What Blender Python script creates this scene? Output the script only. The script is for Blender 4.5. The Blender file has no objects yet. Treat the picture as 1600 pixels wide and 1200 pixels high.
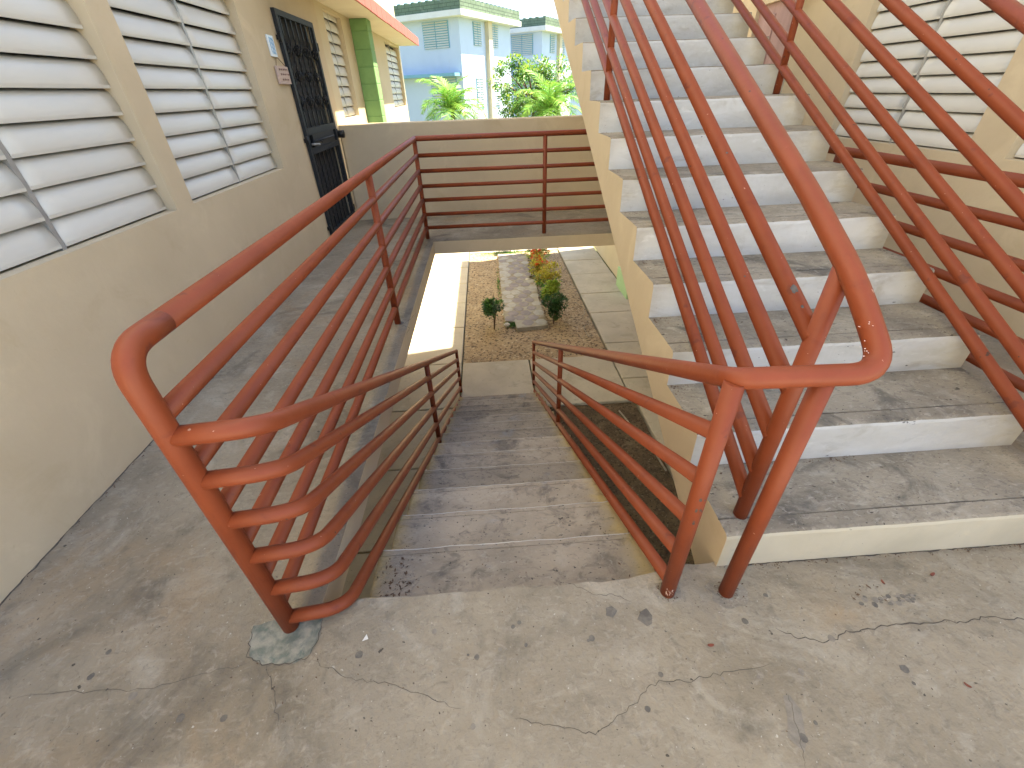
import bpy, math, random
from mathutils import Vector, Matrix, noise

random.seed(7)
S = bpy.context.scene
C = S.collection

# ------------------------------------------------------------------ camera
cam_d = bpy.data.cameras.new("camera")
cam = bpy.data.objects.new("camera", cam_d)
C.objects.link(cam)
RIGHT = Vector((0.99765568, -0.06161364, -0.029781))
DOWN = Vector((-0.05946755, -0.56520179, -0.82280651))
FWD = Vector((0.03386383, 0.82264859, -0.56754079))
m = Matrix((RIGHT, -DOWN, -FWD)).transposed().to_4x4()
m.translation = Vector((0, 0, 1.6))
cam.matrix_world = m
cam_d.sensor_width = 36.0
cam_d.lens = 36.0 * 667.0 / 1600.0
cam_d.clip_start = 0.05
cam_d.clip_end = 2000
S.camera = cam

# ------------------------------------------------------------------ light
SUN = Vector((0.435, 0.08, 1.0)).normalized()
elev = math.asin(SUN.z)
azim = math.atan2(SUN.x, SUN.y)
w = bpy.data.worlds.new("World")
S.world = w
w.use_nodes = True
nt = w.node_tree
bg = nt.nodes["Background"]
sky = nt.nodes.new("ShaderNodeTexSky")
sky.sky_type = 'NISHITA'
sky.sun_disc = False
sky.sun_elevation = elev
sky.sun_rotation = azim
sky.air_density = 1.0
sky.dust_density = 0.9
sky.ozone_density = 2.0
nt.links.new(sky.outputs[0], bg.inputs[0])
bg.inputs[1].default_value = 0.08
sl = bpy.data.lights.new("sun", 'SUN')
sl.energy = 4.4
sl.angle = math.radians(0.5)
sl.color = (1.0, 0.88, 0.68)
so = bpy.data.objects.new("sun", sl)
C.objects.link(so)
so.rotation_euler = (-SUN).to_track_quat('-Z', 'Y').to_euler()
so.location = (8, 2, 20)
S.view_settings.view_transform = 'Standard'
S.view_settings.look = 'None'
S.view_settings.exposure = 2.5
S.view_settings.gamma = 1.0

# ------------------------------------------------------------------ materials
def col4(c):
    return (c[0], c[1], c[2], 1.0)

def mat(name, c1, c2=None, scale=3.0, stains=(), specks=(), rough=0.8, bump=0.15, bscale=60.0,
        stretch=(1, 1, 1), detail=8, metal=0.0, spec=0.4, local=False, bdist=0.01, ends=None, scratch=(), vary=0.0):
    mt = bpy.data.materials.new(name)
    mt.use_nodes = True
    t = mt.node_tree
    N, L = t.nodes, t.links
    b = N["Principled BSDF"]
    b.inputs["Roughness"].default_value = rough
    b.inputs["Metallic"].default_value = metal
    b.inputs["Specular IOR Level"].default_value = spec
    if local:
        src = N.new("ShaderNodeTexCoord").outputs["Object"]
    else:
        src = N.new("ShaderNodeNewGeometry").outputs["Position"]
    mp = N.new("ShaderNodeMapping")
    mp.inputs["Scale"].default_value = stretch
    L.new(src, mp.inputs[0])
    vec = mp.outputs[0]

    def nz(sc, det=8, rgh=0.6, dist=0.3, v=None):
        n = N.new("ShaderNodeTexNoise")
        n.inputs["Scale"].default_value = sc
        n.inputs["Detail"].default_value = det
        n.inputs["Roughness"].default_value = rgh
        n.inputs["Distortion"].default_value = dist
        L.new(v or vec, n.inputs["Vector"])
        return n.outputs["Fac"]

    def ramp(f, lo, hi):
        r = N.new("ShaderNodeMapRange")
        r.interpolation_type = 'SMOOTHSTEP'
        r.inputs["From Min"].default_value = lo
        r.inputs["From Max"].default_value = hi
        L.new(f, r.inputs["Value"])
        return r.outputs[0]

    def mix(f, a, c, amt=1.0):
        x = N.new("ShaderNodeMix")
        x.data_type = 'RGBA'
        if amt != 1.0:
            mm = N.new("ShaderNodeMath")
            mm.operation = 'MULTIPLY'
            mm.inputs[1].default_value = amt
            L.new(f, mm.inputs[0])
            f = mm.outputs[0]
        L.new(f, x.inputs[0])
        if isinstance(a, tuple):
            x.inputs[6].default_value = col4(a)
        else:
            L.new(a, x.inputs[6])
        x.inputs[7].default_value = col4(c)
        return x.outputs[2]
    cur = mix(ramp(nz(scale, detail), 0.3, 0.7), tuple(c1), c2 if c2 else c1)
    for (cc, sc, lo, hi, amt) in stains:
        cur = mix(ramp(nz(sc, 10, 0.65, 0.8), lo, hi), cur, cc, amt)
    for (cc, sc, lo, hi, amt) in specks:
        cur = mix(ramp(nz(sc, 3, 0.5, 0.0), lo, hi), cur, cc, amt)
    for (cc, sc, lo, hi, amt, ang, sy) in scratch:      # trowel strokes
        m2 = N.new("ShaderNodeMapping")
        m2.inputs["Rotation"].default_value = (0, 0, ang)
        m2.inputs["Scale"].default_value = (1.0, sy, 1.0)
        L.new(src, m2.inputs[0])
        cur = mix(ramp(nz(sc, 6, 0.62, 0.5, m2.outputs[0]), lo, hi), cur, cc, amt)
    if ends:        # old paint left on both ends of the steps
        sx = N.new("ShaderNodeSeparateXYZ")
        L.new(src, sx.inputs[0])
        ab = N.new("ShaderNodeMath"); ab.operation = 'ABSOLUTE'
        L.new(sx.outputs[0], ab.inputs[0])
        ad = N.new("ShaderNodeMath"); ad.operation = 'MULTIPLY_ADD'
        ad.inputs[1].default_value = 0.22
        L.new(nz(7, 8, 0.65, 0.6), ad.inputs[0])
        L.new(ab.outputs[0], ad.inputs[2])
        cur = mix(ramp(ad.outputs[0], ends[1] + 0.11, ends[2] + 0.11), cur, ends[0], 0.8)
        cur = mix(ramp(nz(9, 10, 0.65, 0.8), 0.55, 0.68), cur, (0.12, 0.10, 0.08), ends[3])
    if vary:        # each step is worn a little differently
        oi = N.new("ShaderNodeObjectInfo")
        vr = N.new("ShaderNodeMapRange")
        vr.inputs["To Min"].default_value = 1 - vary
        vr.inputs["To Max"].default_value = 1 + vary
        L.new(oi.outputs["Random"], vr.inputs["Value"])
        hv = N.new("ShaderNodeHueSaturation")
        L.new(vr.outputs[0], hv.inputs["Value"])
        L.new(cur, hv.inputs["Color"])
        cur = hv.outputs[0]
    L.new(cur, b.inputs["Base Color"])
    if bump:
        bn = N.new("ShaderNodeBump")
        bn.inputs["Strength"].default_value = bump
        bn.inputs["Distance"].default_value = bdist
        L.new(nz(bscale, 6, 0.6, 0.1), bn.inputs["Height"])
        L.new(bn.outputs[0], b.inputs["Normal"])
    return mt

DK = (0.03, 0.027, 0.024)
M = {}
M['floor'] = mat('floor_concrete', (0.315, 0.265, 0.19), (0.215, 0.18, 0.128), 1.3,
                 stains=[((0.39, 0.35, 0.275), 3.4, 0.50, 0.68, 0.55), ((0.115, 0.097, 0.072), 1.7, 0.50, 0.70, 0.85),
                         ((0.31, 0.21, 0.11), 1.0, 0.52, 0.70, 0.55), ((0.15, 0.13, 0.10), 10, 0.54, 0.70, 0.5),
                         ((0.42, 0.375, 0.295), 26, 0.54, 0.68, 0.3), ((0.125, 0.105, 0.08), 40, 0.54, 0.68, 0.35),
                         ((0.075, 0.065, 0.055), 7.5, 0.69, 0.725, 0.65)],
                 scratch=[((0.43, 0.39, 0.31), 15, 0.56, 0.74, 0.24, 0.75, 3.2), ((0.105, 0.09, 0.07), 18, 0.58, 0.74, 0.35, 0.6, 3.4),
                          ((0.40, 0.36, 0.29), 8, 0.58, 0.74, 0.35, -0.5, 2.6)],
                 specks=[(DK, 85, 0.69, 0.73, 0.75), (DK, 27, 0.715, 0.73, 0.8), ((0.55, 0.52, 0.45), 66, 0.70, 0.74, 0.6)],
                 rough=0.82, bump=0.8, bscale=26, spec=0.2, bdist=0.012)
M['tread'] = mat('tread_concrete', (0.33, 0.288, 0.22), (0.22, 0.19, 0.145), 2.3, stretch=(1, 1.5, 1.8),
                 stains=[((0.41, 0.375, 0.31), 6, 0.52, 0.68, 0.5), ((0.105, 0.095, 0.08), 1.9, 0.55, 0.66, 0.8),
                         ((0.15, 0.13, 0.105), 12, 0.54, 0.66, 0.55), ((0.42, 0.385, 0.32), 30, 0.55, 0.66, 0.5), ((0.12, 0.105, 0.085), 42, 0.55, 0.66, 0.5)],
                 specks=[(DK, 70, 0.68, 0.72, 0.85), (DK, 24, 0.705, 0.725, 0.8)], rough=0.85, bump=0.9, bscale=30, spec=0.2, vary=0.12)
M['grime'] = mat('grimy_step_concrete', (0.40, 0.33, 0.24), (0.26, 0.215, 0.158), 2.1, stretch=(1.0, 1.5, 1.6),
                 stains=[((0.42, 0.365, 0.285), 8, 0.52, 0.70, 0.5), ((0.10, 0.085, 0.068), 2.4, 0.53, 0.68, 0.75),
                         ((0.27, 0.285, 0.29), 2.1, 0.56, 0.70, 0.6), ((0.13, 0.11, 0.085), 13, 0.54, 0.66, 0.55),
                         ((0.075, 0.07, 0.062), 9, 0.66, 0.71, 0.8), ((0.43, 0.38, 0.30), 34, 0.56, 0.68, 0.5)],
                 specks=[(DK, 55, 0.67, 0.70, 0.9), (DK, 26, 0.70, 0.72, 0.85)], rough=0.62, bump=0.8, bscale=30, spec=0.4,
                 ends=((0.44, 0.32, 0.12), 0.49, 0.64, 0.45), vary=0.22)
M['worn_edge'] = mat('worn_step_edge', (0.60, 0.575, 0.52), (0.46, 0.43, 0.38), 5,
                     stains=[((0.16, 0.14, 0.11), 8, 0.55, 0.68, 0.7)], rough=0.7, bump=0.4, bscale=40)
M['ochre'] = mat('ochre_painted_step_end', (0.36, 0.255, 0.10), (0.26, 0.20, 0.10), 4,
                 stains=[((0.10, 0.09, 0.07), 6, 0.5, 0.7, 0.7)], rough=0.8, bump=0.3, bscale=40)
M['riser'] = mat('riser_white_paint', (0.56, 0.565, 0.555), (0.47, 0.465, 0.435), 3, stretch=(0.7, 1, 1.6),
                 stains=[((0.34, 0.31, 0.25), 4.5, 0.54, 0.72, 0.6), ((0.30, 0.28, 0.24), 13, 0.60, 0.80, 0.4), ((0.63, 0.63, 0.61), 12, 0.56, 0.7, 0.5)],
                 specks=[(DK, 48, 0.73, 0.75, 0.85), (DK, 18, 0.735, 0.75, 0.7)], rough=0.7, bump=0.5, bscale=18,
                 ends=((0.40, 0.34, 0.22), 2.12, 2.34, 0.12), vary=0.12)
M['riser_cream'] = mat('riser_cream_paint', (0.55, 0.50, 0.38), (0.48, 0.435, 0.325), 3,
                       stains=[((0.30, 0.27, 0.22), 6, 0.6, 0.76, 0.6)], specks=[(DK, 55, 0.75, 0.77, 0.8)], rough=0.7, bump=0.25, bscale=30)
M['wall'] = mat('beige_wall_paint', (0.60, 0.495, 0.335), (0.55, 0.45, 0.30), 1.6,
                stains=[((0.50, 0.395, 0.24), 3.2, 0.54, 0.74, 0.5), ((0.69, 0.585, 0.40), 2.2, 0.54, 0.74, 0.5), ((0.40, 0.31, 0.19), 9, 0.66, 0.74, 0.35)],
                specks=[((0.30, 0.22, 0.13), 45, 0.765, 0.79, 0.5)], rough=0.75, bump=0.22, bscale=14, spec=0.3)
M['wall_far'] = mat('sun_brightened_wall_paint', (0.62, 0.54, 0.38), (0.58, 0.50, 0.34), 1.5,  # paler copy of the beige paint, sun brightening put into the colour
                    stains=[((0.48, 0.42, 0.30), 3, 0.6, 0.8, 0.4)], rough=0.8, bump=0.15, bscale=20)
M['rail'] = mat('red_oxide_pipe_paint', (0.235, 0.053, 0.018), (0.20, 0.043, 0.0145), 5,
                stains=[((0.15, 0.028, 0.014), 9, 0.56, 0.74, 0.6)],
                specks=[((0.05, 0.035, 0.03), 24, 0.735, 0.75, 0.9), ((0.55, 0.36, 0.28), 64, 0.74, 0.76, 0.6), ((0.12, 0.03, 0.02), 15, 0.66, 0.72, 0.6)],
                rough=0.5, bump=0.35, bscale=16, spec=0.3, bdist=0.004)
M['chip'] = mat('chipped_paint_metal', (0.10, 0.095, 0.09), (0.05, 0.04, 0.04), 40, rough=0.6, bump=0.2)
M['scuff'] = mat('scuffed_paint_pale', (0.70, 0.58, 0.50), (0.55, 0.30, 0.22), 60, rough=0.6, bump=0.2)
M['slat'] = mat('louvre_painted_metal', (0.64, 0.63, 0.58), (0.59, 0.575, 0.52), 2.2, stretch=(1, 0.5, 2.5),
                stains=[((0.46, 0.42, 0.34), 5, 0.6, 0.8, 0.45)], specks=[((0.2, 0.18, 0.15), 55, 0.77, 0.79, 0.7)],
                rough=0.36, bump=0.08, bscale=6, spec=0.5)
M['alu'] = mat('grey_aluminium_post', (0.40, 0.40, 0.38), (0.33, 0.33, 0.32), 8, rough=0.4, bump=0.05, metal=0.3)
M['dark'] = mat('dark_interior', (0.03, 0.03, 0.032), (0.02, 0.02, 0.022), 3, rough=0.9, bump=0.0)
M['iron'] = mat('black_iron_paint', (0.014, 0.014, 0.015), (0.022, 0.022, 0.022), 14, rough=0.5, bump=0.15, bscale=50, spec=0.3)
M['iron_grey'] = mat('grey_iron_frame', (0.030, 0.033, 0.036), (0.022, 0.024, 0.026), 12, rough=0.6, bump=0.1, spec=0.2)
M['white'] = mat('white_paint', (0.74, 0.74, 0.71), (0.68, 0.67, 0.63), 2,
                 stains=[((0.5, 0.46, 0.38), 5, 0.62, 0.8, 0.5)], rough=0.8, bump=0.15, bscale=20)
M['soffit'] = mat('soffit_paint', (0.72, 0.66, 0.52), (0.66, 0.60, 0.46), 2,
                  stains=[((0.10, 0.09, 0.07), 5, 0.66, 0.74, 0.8)], rough=0.8, bump=0.2, bscale=25)
M['redtrim'] = mat('red_roof_edge_paint', (0.40, 0.12, 0.095), (0.34, 0.11, 0.085), 6,
                   stains=[((0.62, 0.52, 0.45), 9, 0.66, 0.74, 0.8), ((0.06, 0.05, 0.045), 7, 0.70, 0.76, 0.8)], rough=0.75, bump=0.3, bscale=25)
M['green'] = mat('green_block_paint', (0.17, 0.33, 0.12), (0.21, 0.39, 0.15), 4,
                 stains=[((0.11, 0.22, 0.07), 6, 0.6, 0.75, 0.5)], rough=0.8, bump=0.2, bscale=30)
M['greenpale'] = mat('pale_green_paint', (0.45, 0.66, 0.36), (0.40, 0.60, 0.33), 5, rough=0.8, bump=0.15)
M['pink'] = mat('faded_pink_wood', (0.42, 0.27, 0.25), (0.35, 0.22, 0.205), 3, stretch=(4, 4, 0.5), rough=0.6, bump=0.15)
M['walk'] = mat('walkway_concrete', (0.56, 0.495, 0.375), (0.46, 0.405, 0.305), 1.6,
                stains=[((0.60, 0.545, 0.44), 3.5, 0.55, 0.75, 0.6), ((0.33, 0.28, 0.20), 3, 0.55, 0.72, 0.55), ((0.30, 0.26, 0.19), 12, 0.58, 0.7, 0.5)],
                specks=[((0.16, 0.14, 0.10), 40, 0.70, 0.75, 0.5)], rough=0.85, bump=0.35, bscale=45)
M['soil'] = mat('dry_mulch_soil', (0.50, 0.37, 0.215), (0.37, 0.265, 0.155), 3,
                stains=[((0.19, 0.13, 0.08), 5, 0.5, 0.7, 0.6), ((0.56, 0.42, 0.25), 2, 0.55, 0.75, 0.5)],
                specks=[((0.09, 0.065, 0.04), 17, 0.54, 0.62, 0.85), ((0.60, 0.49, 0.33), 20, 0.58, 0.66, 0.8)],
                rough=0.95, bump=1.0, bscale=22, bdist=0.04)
M['darksoil'] = mat('dark_soil', (0.17, 0.12, 0.065), (0.10, 0.07, 0.04), 4,  # separate, darker soil tone for the strip beside the lower flight
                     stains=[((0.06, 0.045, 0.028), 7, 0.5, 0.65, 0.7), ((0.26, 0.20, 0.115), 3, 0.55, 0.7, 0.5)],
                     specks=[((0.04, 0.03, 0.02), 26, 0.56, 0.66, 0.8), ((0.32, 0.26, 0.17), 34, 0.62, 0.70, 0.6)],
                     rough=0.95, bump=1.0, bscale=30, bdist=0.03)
M['ground'] = mat('grass_ground', (0.10, 0.14, 0.045), (0.16, 0.15, 0.07), 0.6,
                  stains=[((0.28, 0.24, 0.15), 0.9, 0.6, 0.75, 0.6)], rough=0.95, bump=0.6, bscale=20)
M['stone_a'] = mat('grey_flagstone', (0.33, 0.285, 0.265), (0.25, 0.215, 0.205), 7, rough=0.85, bump=0.3)
M['stone_b'] = mat('pale_flagstone', (0.46, 0.43, 0.37), (0.37, 0.34, 0.29), 7, rough=0.85, bump=0.3)
M['mortar'] = mat('path_mortar', (0.44, 0.40, 0.32), (0.30, 0.26, 0.18), 3,
                  stains=[((0.24, 0.18, 0.09), 2.5, 0.5, 0.66, 0.7)], rough=0.9, bump=0.4)
M['whitestone'] = mat('white_stone', (0.62, 0.58, 0.48), (0.5, 0.46, 0.38), 9, rough=0.85, bump=0.4)
M['crack'] = mat('crack_dirt', (0.06, 0.05, 0.04), (0.10, 0.085, 0.068), 20, rough=0.95, bump=0.0)
M['patch'] = mat('green_grey_repair_mortar', (0.12, 0.135, 0.11), (0.30, 0.28, 0.22), 22,
                 stains=[((0.06, 0.105, 0.095), 16, 0.52, 0.66, 0.6)], rough=0.8, bump=0.5, bscale=30)
M['spot'] = mat('dark_floor_spot', (0.10, 0.088, 0.072), (0.17, 0.148, 0.118), 30, rough=0.8, bump=0.5)
M['spot_soft'] = mat('faint_floor_spot', (0.19, 0.165, 0.13), (0.25, 0.216, 0.168), 30, rough=0.82, bump=0.5)
M['bark'] = mat('bark', (0.14, 0.095, 0.06), (0.09, 0.06, 0.04), 12, rough=0.95, bump=0.6, bscale=40)
M['plaque'] = mat('plaque_white', (0.70, 0.76, 0.80), (0.64, 0.72, 0.78), 6, rough=0.3, bump=0.0)
M['plaque_blue'] = mat('plaque_blue', (0.12, 0.34, 0.62), (0.16, 0.40, 0.66), 20, rough=0.4, bump=0.0)
M['board'] = mat('pale_wood_board', (0.55, 0.42, 0.36), (0.48, 0.36, 0.30), 9, stretch=(1, 1, 4), rough=0.7, bump=0.1)
M['ink'] = mat('brown_ink', (0.16, 0.09, 0.075), (0.2, 0.11, 0.09), 20, rough=0.8, bump=0.0)
M['string'] = mat('brown_string', (0.14, 0.09, 0.05), (0.1, 0.06, 0.04), 40, rough=0.9, bump=0.0)
M['vine'] = mat('dry_vine', (0.42, 0.37, 0.28), (0.30, 0.25, 0.18), 20, rough=0.9, bump=0.1)
M['paper'] = mat('paper_scrap', (0.75, 0.73, 0.68), (0.7, 0.68, 0.62), 20, rough=0.8, bump=0.0)
M['litter'] = mat('dead_leaf', (0.07, 0.045, 0.03), (0.14, 0.08, 0.045), 30, rough=0.9, bump=0.0)
M['redleaf'] = mat('red_dead_leaf', (0.20, 0.055, 0.03), (0.14, 0.045, 0.03), 30, rough=0.8, bump=0.0)
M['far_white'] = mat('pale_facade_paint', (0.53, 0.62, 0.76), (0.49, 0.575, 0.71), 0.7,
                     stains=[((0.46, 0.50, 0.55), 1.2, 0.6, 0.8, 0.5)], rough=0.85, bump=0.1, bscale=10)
M['far_trim'] = mat('blue_canopy_paint', (0.20, 0.42, 0.52), (0.18, 0.37, 0.47), 3, rough=0.7, bump=0.1)
M['far_block'] = mat('mossy_green_block', (0.16, 0.22, 0.15), (0.12, 0.17, 0.115), 2,
                     stains=[((0.24, 0.28, 0.22), 4, 0.55, 0.7, 0.6)], rough=0.9, bump=0.3, bscale=10)
M['far_blockline'] = mat('block_joint', (0.07, 0.09, 0.065), (0.06, 0.08, 0.06), 4, rough=0.9, bump=0.0)


def leafmat(name, c, var=0.35, trans=0.35):
    mt = bpy.data.materials.new(name)
    mt.use_nodes = True
    t = mt.node_tree
    N, L = t.nodes, t.links
    b = N["Principled BSDF"]
    b.inputs["Roughness"].default_value = 0.45
    geo = N.new("ShaderNodeNewGeometry")
    hs = N.new("ShaderNodeHueSaturation")
    hs.inputs["Color"].default_value = col4(c)
    mr = N.new("ShaderNodeMapRange")
    mr.inputs["To Min"].default_value = 1 - var
    mr.inputs["To Max"].default_value = 1 + var
    L.new(geo.outputs["Random Per Island"], mr.inputs["Value"])
    L.new(mr.outputs[0], hs.inputs["Value"])
    mr2 = N.new("ShaderNodeMapRange")
    mr2.inputs["To Min"].default_value = 0.47
    mr2.inputs["To Max"].default_value = 0.53
    wn = N.new("ShaderNodeMath")
    wn.operation = 'FRACT'
    mul = N.new("ShaderNodeMath")
    mul.operation = 'MULTIPLY'
    mul.inputs[1].default_value = 37.7
    L.new(geo.outputs["Random Per Island"], mul.inputs[0])
    L.new(mul.outputs[0], wn.inputs[0])
    L.new(wn.outputs[0], mr2.inputs["Value"])
    L.new(mr2.outputs[0], hs.inputs["Hue"])
    L.new(hs.outputs[0], b.inputs["Base Color"])
    tr = N.new("ShaderNodeBsdfTranslucent")
    L.new(hs.outputs[0], tr.inputs["Color"])
    mx = N.new("ShaderNodeMixShader")
    mx.inputs[0].default_value = trans
    L.new(b.outputs[0], mx.inputs[1])
    L.new(tr.outputs[0], mx.inputs[2])
    L.new(mx.outputs[0], N["Material Output"].inputs["Surface"])
    return mt

M['leaf_dark'] = leafmat('leaf_dark_green', (0.05, 0.12, 0.03))
M['leaf_mid'] = leafmat('leaf_mid_green', (0.10, 0.24, 0.045))
M['leaf_lime'] = leafmat('leaf_lime', (0.32, 0.42, 0.05))
M['leaf_yellow'] = leafmat('leaf_yellow', (0.48, 0.42, 0.06))
M['flower'] = leafmat('flower_orange_red', (0.75, 0.13, 0.03), 0.3, 0.35)
M['palm'] = leafmat('palm_frond', (0.17, 0.34, 0.05))

# ------------------------------------------------------------------ mesh helpers
class MB:
    def __init__(s):
        s.v, s.f, s.mi, s.sm = [], [], [], []

    def face(s, idx, m=0, smooth=False):
        s.f.append(idx); s.mi.append(m); s.sm.append(smooth)

    def poly(s, pts, m=0):
        b = len(s.v)
        s.v += [tuple(p) for p in pts]
        s.face(list(range(b, b + len(pts))), m)

    def box(s, x0, x1, y0, y1, z0, z1, m=0, top=None):
        b = len(s.v)
        s.v += [(x0, y0, z0), (x1, y0, z0), (x1, y1, z0), (x0, y1, z0), (x0, y0, z1), (x1, y0, z1), (x1, y1, z1), (x0, y1, z1)]
        for i, q in enumerate([(0, 3, 2, 1), (4, 5, 6, 7), (0, 1, 5, 4), (1, 2, 6, 5), (2, 3, 7, 6), (3, 0, 4, 7)]):
            s.face([b + k for k in q], top if (top is not None and i == 1) else m)

    def bbox(s, x0, x1, y0, y1, z0, z1, r=0.01, m=0):
        # box with chamfered vertical and top edges
        b = len(s.v)
        def ring(z, d):
            return [(x0 + d + r, y0 + d, z), (x1 - d - r, y0 + d, z), (x1 - d, y0 + d + r, z), (x1 - d, y1 - d - r, z),
                    (x1 - d - r, y1 - d, z), (x0 + d + r, y1 - d, z), (x0 + d, y1 - d - r, z), (x0 + d, y0 + d + r, z)]
        s.v += ring(z0, 0) + ring(z1 - r, 0) + ring(z1, r * 0.8)
        for k in range(2):
            for i in range(8):
                j = (i + 1) % 8
                s.face([b + k * 8 + i, b + k * 8 + j, b + k * 8 + 8 + j, b + k * 8 + 8 + i], m)
        s.face([b + 16 + i for i in range(8)], m)
        s.face([b + 7 - i for i in range(8)], m)

    def tube(s, pts, r, n=14, m=0, caps=True, r2=None):
        pts = [Vector(p) for p in pts]
        b = len(s.v)
        K = len(pts)
        up = None
        for i, p in enumerate(pts):
            if i == 0: d = pts[1] - p
            elif i == K - 1: d = p - pts[-2]
            else: d = (pts[i + 1] - p).normalized() + (p - pts[i - 1]).normalized()
            d.normalize()
            if up is None:
                a = Vector((0, 0, 1)) if abs(d.z) < 0.9 else Vector((0, 1, 0))
                up = (a - d * a.dot(d)).normalized()
            else:
                up = (up - d * up.dot(d)).normalized()
            sd = d.cross(up)
            rr = r if r2 is None else r + (r2 - r) * i / (K - 1)
            for k in range(n):
                a = 2 * math.pi * k / n
                s.v.append(tuple(p + (up * math.cos(a) + sd * math.sin(a)) * rr))
        for i in range(K - 1):
            for k in range(n):
                j = (k + 1) % n
                s.face([b + i * n + k, b + i * n + j, b + (i + 1) * n + j, b + (i + 1) * n + k], m, True)
        if caps:
            s.face([b + n - 1 - k for k in range(n)], m)
            s.face([b + (K - 1) * n + k for k in range(n)], m)

    def prism(s, prof, x0, x1, m=0, capm=None, nx=1, jit=None):
        # prof: list of (y,z) closed, counter-clockwise seen from +x ; extruded along x
        b = len(s.v)
        n = len(prof)
        for i in range(nx + 1):
            x = x0 + (x1 - x0) * i / nx
            for k, (y, z) in enumerate(prof):
                if jit:
                    dy, dz = jit(k, x)
                    s.v.append((x, y + dy, z + dz))
                else:
                    s.v.append((x, y, z))
        for i in range(nx):
            for k in range(n):
                j = (k + 1) % n
                mm = m[k] if isinstance(m, (list, tuple)) else m
                s.face([b + i * n + k, b + (i + 1) * n + k, b + (i + 1) * n + j, b + i * n + j], mm)
        cm = capm if capm is not None else (m if not isinstance(m, (list, tuple)) else m[0])
        s.face([b + k for k in range(n)], cm)
        s.face([b + nx * n + n - 1 - k for k in range(n)], cm)

    def build(s, name, mats, parent=None, kind=None):
        me = bpy.data.meshes.new(name)
        me.from_pydata(s.v, [], s.f)
        if not isinstance(mats, (list, tuple)): mats = [mats]
        for q in mats: me.materials.append(q if not isinstance(q, str) else M[q])
        me.polygons.foreach_set("material_index", s.mi)
        me.polygons.foreach_set("use_smooth", s.sm)
        me.update()
        o = bpy.data.objects.new(name, me)
        C.objects.link(o)
        if parent is not None: o.parent = parent
        if kind: o["kind"] = kind
        return o


def fillet(pts, rads, n=7):
    pts = [Vector(p) for p in pts]
    out = [pts[0]]
    for i in range(1, len(pts) - 1):
        r = rads if not isinstance(rads, (list, tuple)) else rads[i - 1]
        a, p, c = pts[i - 1], pts[i], pts[i + 1]
        u, v = (a - p), (c - p)
        lu, lv = u.length, v.length
        u.normalize(); v.normalize()
        d = min(r, lu * 0.48, lv * 0.48)
        A, B = p + u * d, p + v * d
        for k in range(n + 1):
            t = k / n
            out.append(A * (1 - t) ** 2 + p * 2 * t * (1 - t) + B * t * t)
    out.append(pts[-1])
    return out


def tag(o, label, cat, group=None):
    o["label"] = label; o["category"] = cat
    if group: o["group"] = group
    return o


def thing(name, label, cat, loc=(0, 0, 0), rz=0, group=None):
    o = bpy.data.objects.new(name, None)
    o.empty_display_size = 0.2
    C.objects.link(o)
    o.location = loc; o.rotation_euler = (0, 0, rz)
    return tag(o, label, cat, group)


def dup(o, parent=None):
    c = o.copy(); C.objects.link(c)
    if parent is not None: c.parent = parent
    for ch in list(o.children): dup(ch, c)
    return c


def setpose(root, loc=(0, 0, 0)):
    # move an Empty to its base while its parts keep their world place
    root.location = loc
    v = Vector(loc)
    for ch in root.children:
        ch.matrix_parent_inverse = Matrix.Translation(-v)

def nz(x, y=0.0, z=0.0):
    return noise.noise(Vector((x, y, z)))

# ------------------------------------------------------------------ dimensions
GZ = -2.44                       # ground level
WL, WR = -2.0, 3.8               # inner faces of the two blocks
EDGE = 0.919                     # front edge of the landing
LY0, LRUN, LRISE = 0.919, 0.34, 0.174
UY0, URUN, URISE = 0.95, 0.367, 0.189
UX0, UX1 = 0.833, 2.336

# ------------------------------------------------------------------ ground and paths
g = MB()
g.poly([(-150, -60, GZ - 0.10), (150, -60, GZ - 0.10), (150, 300, GZ - 0.10), (-150, 300, GZ - 0.10)])
g.build("ground", 'ground', kind="structure")
def soilpatch(name, x0, x1, y0, y1, z, step=0.09, amp=0.02, seed=0, m='soil'):
    q = MB()
    nx, ny = int((x1 - x0) / step), int((y1 - y0) / step)
    for j in range(ny + 1):
        for i in range(nx + 1):
            x, y = x0 + (x1 - x0) * i / nx, y0 + (y1 - y0) * j / ny
            q.v.append((x, y, z + amp * (nz(x * 2.3, y * 2.3, seed) + 0.6 * nz(x * 7, y * 7, seed + 3))))
    for j in range(ny):
        for i in range(nx):
            a = j * (nx + 1) + i
            q.face([a, a + 1, a + nx + 2, a + nx + 1], 0, True)
    return q.build(name, m, kind="structure")
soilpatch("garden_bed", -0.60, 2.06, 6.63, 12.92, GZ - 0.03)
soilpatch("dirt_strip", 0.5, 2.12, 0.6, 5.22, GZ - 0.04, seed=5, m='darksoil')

p = MB()
def slab(x0, x1, y0, y1):
    gp = 0.011
    p.bbox(x0 + gp, x1 - gp, y0 + gp, y1 - gp, GZ - 0.095, GZ + random.uniform(-0.004, 0.004), 0.012)
yj = [-3.2, -2.0, -0.8, 0.4, 1.6, 2.85, 4.05, 5.3, 6.62, 8.05, 9.30, 10.51, 11.72, 12.93, 14.2]
for a, b in zip(yj[:-1], yj[1:]):
    slab(-1.99, -0.61, a, b)
slab(-0.61, 0.6, 4.6, 6.63)
slab(0.6, 2.08, 5.22, 6.63)
yr = [5.22, 5.83, 7.04, 8.39, 9.46, 10.75, 11.85, 12.93, 14.2]
for a, b in zip(yr[:-1], yr[1:]):
    slab(2.08, 3.19 if a > 8.8 else 3.79, a, b)
for a, b in ((2.0, 3.6), (3.6, 5.22)):
    slab(2.14, 3.79, a, b)
slab(-0.61, 0.75, 12.93, 14.2)
slab(0.75, 2.08, 12.93, 14.2)
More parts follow.
